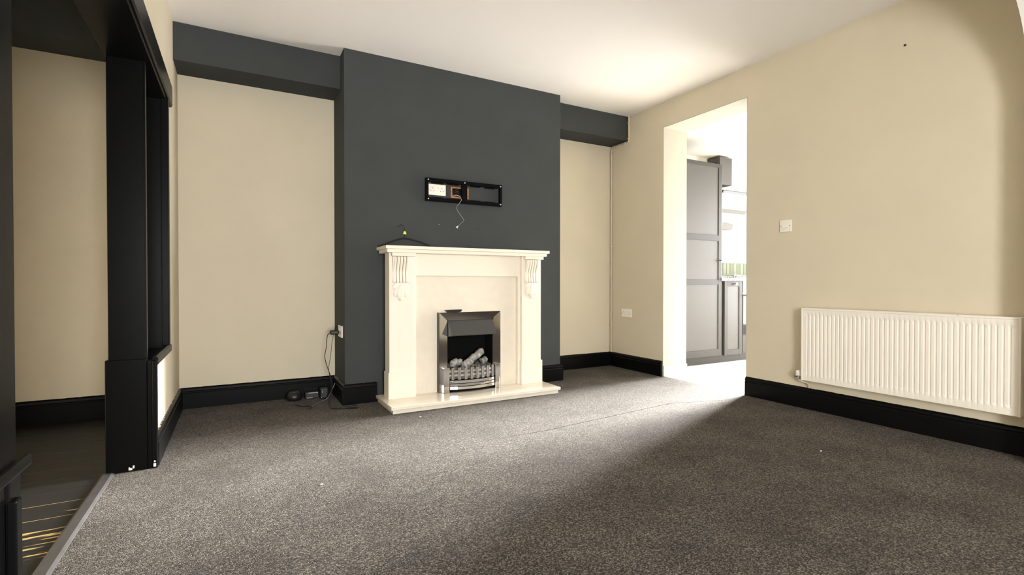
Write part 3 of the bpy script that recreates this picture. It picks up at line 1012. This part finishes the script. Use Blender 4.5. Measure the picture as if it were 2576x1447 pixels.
# thin back so the sheet is solid
bk = [[g.bm.verts.new((RX + 0.018, y, z)) for y in (cols[0][0], cols[-1][0])] for z in (rowsz[0][0], rowsz[-1][0])]
g.bm.faces.new((bk[0][0], bk[0][1], bk[1][1], bk[1][0]))
g.bm.faces.new([v for v in vs[0]] + [bk[0][1], bk[0][0]])
g.bm.faces.new([v for v in vs[-1]] + [bk[1][1], bk[1][0]])
g.bm.faces.new([r[0] for r in vs] + [bk[1][0], bk[0][0]])
g.bm.faces.new([r[-1] for r in vs] + [bk[1][1], bk[0][1]])
g.smooth = True
g.build('front_panel', 'rad', ra)
sd = MB(); sd.box(RX - 0.003, 3.462, RY1 - 0.006, RY1 + 0.004, RZ0 + 0.002, RZ1, bev=0.002); sd.build('side_panel', 'rad', ra)
sd = MB(); sd.box(RX - 0.003, 3.462, RY0 - 0.004, RY0 + 0.006, RZ0 + 0.002, RZ1, bev=0.002); sd.build('side_panel', 'rad', ra)
tg = MB()
tg.box(RX - 0.003, RX + 0.004, RY0, RY1, RZ1 - 0.010, RZ1 + 0.001, bev=0.002)
tg.box(3.456, 3.463, RY0, RY1, RZ1 - 0.010, RZ1 + 0.001, bev=0.002)
tg.build('top_edge', 'rad', ra)
for k in range(28):
    y = RY0 + 0.02 + k * (RY1 - RY0 - 0.04) / 27
    box(RX + 0.004, 3.456, y - 0.006, y + 0.006, RZ1 - 0.006, RZ1 - 0.002).build('grille_slat', 'rad', ra)
for y in (1.18, 1.78):
    box(3.455, XR - 0.001, y - 0.015, y + 0.015, 0.30, 0.62, bev=0.002).build('bracket', 'rad', ra)
g = MB()
g.box(RX - 0.0045, RX + 0.0, 1.185, 1.191, RZ1 - 0.004, RZ1 + 0.001); g.build('clip', 'steel', ra)
# valve
g = MB()
g.lathe([(0.0215, 0.0), (0.0225, 0.010), (0.0215, 0.026), (0.016, 0.034), (0.004, 0.037)], (3.440, 2.072, 0.232), 'z', 20)
g.build('valve_cap', 'plastic_white', ra)
g = MB()
g.tube([(3.440, 2.105, 0.226), (3.440, 2.036, 0.226)], 0.0085, n=12)
g.tube([(3.440, 2.072, 0.234), (3.440, 2.072, 0.205)], 0.010, n=12)
g.tube([(3.440, 2.050, 0.226), (3.440, 2.040, 0.226)], 0.0125, n=6)
g.build('valve_body', 'steel', ra)
g = MB()
g.tube(smooth_path([(3.440, 2.072, 0.207), (3.440, 2.068, 0.196), (3.446, 2.045, 0.190), (3.462, 2.028, 0.182), (3.474, 2.024, 0.165), (3.476, 2.024, 0.147)], 5), 0.0065, n=10)
g.build('feed_pipe', 'pipe', ra)

# ------------------------------------------------------------------ painted pipe in the right corner
pp = thing('corner_pipe', (3.466, 4.11, 0.145), 'thin beige painted pipe running up the right alcove corner round the beam', 'pipe')
g = MB()
PX = XR - 0.0125
g.tube(smooth_path([(PX, 3.845, H), (PX, 3.845, 2.42), (PX, 3.845, 2.312), (PX, 3.852, 2.300), (PX, 3.875, 2.293), (PX, 3.98, 2.293), (PX, 4.07, 2.292),
                    (PX, 4.102, 2.280), (PX, 4.113, 2.25), (PX, 4.113, 2.1), (PX, 4.113, 1.5), (PX, 4.113, 0.8), (PX, 4.113, 0.146)], 5), 0.0085, n=10)
g.build('pipe', 'pipe', pp)
for (y, z, vert) in ((3.845, 2.49, 1), (3.845, 2.335, 1), (3.895, 2.293, 0), (4.113, 2.215, 1), (4.113, 1.262, 1), (4.113, 0.425, 1)):
    c = MB()
    if vert: c.box(PX - 0.012, XR, y - 0.0125, y + 0.0125, z - 0.006, z + 0.006, bev=0.003)
    else: c.box(PX - 0.012, XR, y - 0.006, y + 0.006, z - 0.0125, z + 0.0125, bev=0.003)
    c.build('pipe_clip', 'pipe', pp)

# ------------------------------------------------------------------ plug, gadgets and leads in the left alcove
pg = thing('power_plug', (0.64, 3.90, 0.49), 'black plug and lead in the socket on the chimney breast side', 'plug')
g = MB()
g.box(0.606, 0.667, 3.880, 3.925, 0.492, 0.522, bev=0.008, seg=3); g.build('plug_body', 'plastic_black', pg)
g = MB()
g.tube(smooth_path([(0.610, 3.905, 0.505), (0.592, 3.93, 0.48), (0.588, 3.95, 0.40), (0.578, 3.96, 0.32), (0.592, 3.95, 0.25), (0.612, 3.93, 0.18), (0.620, 3.90, 0.10), (0.600, 3.86, 0.03), (0.575, 3.76, 0.006), (0.57, 3.66, 0.005)], 6), 0.0026)
g.build('lead', 'plastic_black', pg)
ld = thing('thin_lead', (0.62, 3.9, 0.02), 'thin black looped lead hanging behind the plug down to the skirting', 'cable')
g = MB()
g.tube(smooth_path([(0.664, 3.935, 0.55), (0.648, 3.95, 0.52), (0.630, 3.965, 0.42), (0.622, 3.97, 0.33), (0.606, 3.965, 0.22), (0.618, 3.93, 0.12), (0.604, 3.95, 0.05), (0.585, 3.96, 0.010), (0.56, 3.93, 0.004)], 6), 0.0018)
g.build('lead', 'plastic_black', ld)
# twisted pale lead across the carpet
g = MB()
g.tube(smooth_path([(0.640, 3.90, 0.125), (0.625, 3.905, 0.09), (0.605, 3.92, 0.04), (0.585, 3.935, 0.006), (0.545, 3.90, 0.004), (0.50, 3.83, 0.004), (0.455, 3.745, 0.004)], 6), 0.0024)
g.build('pale_lead', 'silver', label='pale twisted lead trailing from the black adapter over the carpet', cat='cable')
# round gadget
gg = MB()
gg.lathe([(0.046, 0.0), (0.055, 0.010), (0.057, 0.030), (0.050, 0.048), (0.036, 0.060), (0.012, 0.064)], (0.372, 4.045, 0.0), 'z', 28)
gd_ = gg.build('round_gadget', 'plastic_black', label='black rounded gadget lying by the alcove skirting', cat='gadget')
g = MB(); g.lathe([(0.037, 0.0), (0.036, 0.002), (0.004, 0.003)], (0.372, 4.045, 0.0605), 'z', 24); g.build('top_disc', 'canopy', gd_)
# slim box
sb = thing('slim_box', (0.495, 4.072, 0.0), 'slim black box with silver edge between the rounded gadget and the adapter', 'gadget')
g = MB(); g.box(0.448, 0.545, 4.035, 4.108, 0.0, 0.048, bev=0.004); g.build('case', 'plastic_black', sb)
g = MB(); g.box(0.470, 0.538, 4.031, 4.036, 0.040, 0.046); g.build('edge_strip', 'silver', sb)
g = MB(); g.box(0.460, 0.500, 4.030, 4.036, 0.004, 0.009); g.build('lower_strip', 'silver', sb)
# adapter
ad = thing('power_adapter', (0.57, 3.99, 0.0), 'black cube power adapter with green light beside the chimney breast', 'adapter')
g = MB(); g.box(0.548, 0.606, 3.985, 4.050, 0.0, 0.078, bev=0.007, seg=3); g.build('case', 'plastic_black', ad)
g = MB(); g.box(0.553, 0.560, 3.9835, 3.987, 0.010, 0.014); g.build('indicator', 'green_led', ad, label='small green light')
g = MB(); g.box(0.562, 0.566, 3.9835, 3.987, 0.044, 0.062); g.build('mark', 'silver', ad)
# loose leads on the carpet
g = MB()
g.tube(smooth_path([(0.365, 3.86, 0.005), (0.385, 3.825, 0.004), (0.410, 3.785, 0.005), (0.432, 3.79, 0.005), (0.452, 3.765, 0.005), (0.446, 3.715, 0.005), (0.425, 3.71, 0.005)], 6), 0.0048)
g.build('black_lead', 'plastic_black', label='short curved black lead on the carpet in front of the gadgets', cat='cable')
st = thing('cable_end', (0.65, 3.58, 0.0), 'black cable end with plug lying on the carpet before the chimney corner', 'cable')
g = MB()
g.tube(smooth_path([(0.568, 3.65, 0.005), (0.590, 3.615, 0.006), (0.625, 3.60, 0.006), (0.660, 3.592, 0.007)], 5), 0.0052)
g.build('cable', 'plastic_black', st)
g = MB()
g.tube([(0.655, 3.593, 0.008), (0.69, 3.580, 0.010), (0.725, 3.566, 0.011), (0.738, 3.561, 0.011)], [0.006, 0.009, 0.011, 0.009], n=10)
g.build('plug_end', 'plastic_black', st)
# bits of lint
for (x, y, lb) in ((0.318, 2.29, 'speck of white fluff on the carpet near the left post'), (2.66, 1.485, 'speck of white fluff on the carpet before the radiator'),
                   (1.045, 3.13, 'speck of white fluff on the carpet in front of the hearth')):
    g = MB(); g.blob((x, y, 0.002), (0.008, 0.003, 0.002), 0.3, 2, seed=x); g.build('lint', 'lint', label=lb, cat='lint')

# ------------------------------------------------------------------ kitchen
YK = 3.64
def shaker(parent, x0, x1, z0, z1, rails, st_w, y=YK, name='door'):
    """frame-and-panel door: two stiles, horizontal rails (list of (z0,z1)), sunk panels"""
    g = MB()
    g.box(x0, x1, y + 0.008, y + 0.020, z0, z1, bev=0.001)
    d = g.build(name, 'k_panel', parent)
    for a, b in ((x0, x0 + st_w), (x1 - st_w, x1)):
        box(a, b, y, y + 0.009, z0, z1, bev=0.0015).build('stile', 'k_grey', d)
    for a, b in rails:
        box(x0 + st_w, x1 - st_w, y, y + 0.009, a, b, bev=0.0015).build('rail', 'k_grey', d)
    return d
def knob(d, x, z, y=YK):
    g = MB()
    g.lathe([(0.006, 0.0), (0.006, -0.014), (0.014, -0.018), (0.016, -0.024), (0.012, -0.031), (0.003, -0.032)], (x, y, z), 'y', 16)
    return g.build('knob', 'chrome', d)

tc_ = thing('tall_cupboard', (4.2, 3.95, 0.0), 'tall grey shaker kitchen cupboard seen through the doorway', 'cupboard')
box(3.90, 4.622, YK + 0.022, YKW - 0.003, 0.085, 2.155).build('carcass', 'k_grey', tc_)
d = shaker(tc_, 3.96, 4.620, 0.087, 2.160, ((0.087, 0.158), (0.857, 0.910), (1.330, 1.392), (2.122, 2.160)), 0.052)
knob(d, 4.594, 1.119)
box(3.90, 4.625, YK + 0.040, YK + 0.058, 0.0, 0.085).build('plinth', 'k_grey', tc_)
bc_ = thing('base_cupboard', (4.82, 3.95, 0.0), 'narrow grey shaker base cupboard under the pale worktop', 'cupboard')
box(4.626, 4.966, YK + 0.030, YKW - 0.003, 0.085, 0.898).build('carcass', 'k_dark', bc_)
d = shaker(bc_, 4.670, 4.966, 0.078, 0.894, ((0.078, 0.138), (0.838, 0.894)), 0.052)
knob(d, 4.833, 0.864)
box(4.626, 4.972, YK + 0.040, YK + 0.058, 0.0, 0.085).build('plinth', 'k_grey', bc_)
ov = thing('oven', (5.27, 3.95, 0.09), 'built-in steel and glass oven beside the narrow base cupboard', 'oven')
box(4.974, 5.570, YK + 0.012, YKW - 0.003, 0.29, 0.896).build('body', 'steel', ov)
box(4.974, 5.570, YK - 0.004, YK + 0.012, 0.29, 0.752, bev=0.003).build('oven_door', 'oven_glass', ov)
box(4.974, 5.570, YK - 0.004, YK + 0.012, 0.757, 0.896, bev=0.003).build('control_panel', 'steel', ov)
g = MB(); g.tube([(5.0, YK - 0.035, 0.735), (5.545, YK - 0.035, 0.735)], 0.009, n=10)
g.tube([(5.01, YK - 0.035, 0.735), (5.01, YK, 0.735)], 0.006).tube([(5.535, YK - 0.035, 0.735), (5.535, YK, 0.735)], 0.006)
g.build('handle', 'steel', ov)
od = thing('oven_housing', (5.27, 3.95, 0.0), 'grey housing drawer below the oven', 'cupboard')
box(4.974, 5.570, YK, YKW - 0.003, 0.088, 0.286, bev=0.002).build('drawer', 'k_grey', od)
box(4.974, 5.570, YK + 0.040, YK + 0.058, 0.0, 0.088).build('plinth', 'k_grey', od)
box(4.626, 5.92, 3.612, YKW - 0.003, 0.900, 0.930, bev=0.003).build('worktop', 'k_top', label='pale stone worktop over the base units', cat='worktop')
# gas hob
hb = thing('gas_hob', (5.27, 3.93, 0.930), 'steel gas hob with pan supports on the pale worktop', 'hob')
box(4.985, 5.560, 3.68, 4.18, 0.930, 0.938, bev=0.003).build('hob_plate', 'steel', hb)
for (x, y) in ((5.10, 3.81), (5.44, 3.81), (5.10, 4.05), (5.44, 4.05)):
    g = MB(); g.lathe([(0.045, 0.0), (0.045, 0.010), (0.030, 0.012), (0.030, 0.020), (0.004, 0.021)], (x, y, 0.938), 'z', 18)
    g.build('burner', 'steel', hb)
    g = MB()
    for a in range(4):
        c_, s_ = math.cos(a * R90 + 0.4), math.sin(a * R90 + 0.4)
        g.tube([(x + c_ * 0.11, y + s_ * 0.10, 0.938), (x + c_ * 0.105, y + s_ * 0.095, 0.966), (x + c_ * 0.03, y + s_ * 0.03, 0.966)], 0.005, n=6)
    g.tube([(x + math.cos(t) * 0.105, y + math.sin(t) * 0.095, 0.955) for t in [k * math.pi / 8 for k in range(17)]], 0.0045, n=6)
    g.build('pan_support', 'steel', hb)
# splashback: rows of narrow upright tiles
sp = thing('tiled_splashback', (5.6, YKW, 0.93), 'pale green upright tiles behind the hob', 'splashback')
tw, tg_ = 0.061, 0.005
for row in range(4):
    z0 = 0.934 + row * 0.200
    for k in range(22):
        key = ('t1', 't2', 't3', 't2')[random.randrange(4)] if row == 0 else 't4'
        nm = 'mesh_' + key
        if nm not in globals():
            globals()[nm] = MB().box(-tw / 2, tw / 2, -0.004, 0.004, 0, 0.194, bev=0.0012, seg=1).mesh('tile', key, (0, 0, 0))
        x = 4.70 + k * (tw + tg_)
        put('tile', globals()[nm], (x, YKW - 0.005, z0), sp)
# angled cooker hood
hd = thing('cooker_hood', (5.21, 4.05, 1.50), 'angled cooker hood with grey chimney above the hob', 'cooker hood')
box(5.10, 5.318, 4.050, YKW - 0.010, 2.066, 2.398, bev=0.002).build('hood_chimney', 'k_dark', hd)
box(5.0985, 5.1015, 4.09, 4.21, 2.28, 2.345).build('side_vent', 'slot', hd)
hbdy = MB()
hbdy.prism([(3.860, 1.945), (3.900, 1.975), (YKW - 0.010, 2.066), (YKW - 0.010, 1.56), (4.195, 1.545)], 'x', 4.93, 5.49)
hbdy.build('hood_body', 'glass_white', hd)
def slant(s, o):   # point on the slanting face, s from top (0) to bottom (1), o outward
    a, b = Vector((3.856, 1.945)), Vector((4.17, 1.53))
    t = (b - a); n_ = Vector((-(b - a).y, (b - a).x)).normalized() * -1
    p = a + t * s + n_ * o
    return (p.x, p.y)
def slab(x0, x1, s0, s1, o0, o1, name, m):
    g = MB(); g.prism([slant(s0, o0), slant(s0, o1), slant(s1, o1), slant(s1, o0)], 'x', x0, x1)
    return g.build(name, m, hd)
slab(4.91, 5.51, 0.0, 1.0, 0.0, 0.010, 'glass_panel', 'glass_white')
slab(4.905, 5.515, -0.01, 0.050, -0.003, 0.013, 'panel_edge', 'plastic_black')
slab(4.905, 4.930, 0.02, 1.0, -0.003, 0.013, 'panel_edge', 'plastic_black')
slab(4.93, 5.51, 0.43, 0.53, 0.010, 0.013, 'reflection_band', 'hood_grey')  # grey strip painting in a band reflected by the glass
g = MB()
g.prism([(4.06, 1.602), (4.20, 1.58), (4.20, 1.535), (4.08, 1.530)], 'x', 5.14, 5.36)
g.build('grey_wedge', 'hood_grey', hd)  # plain grey wedge under the slanting panel
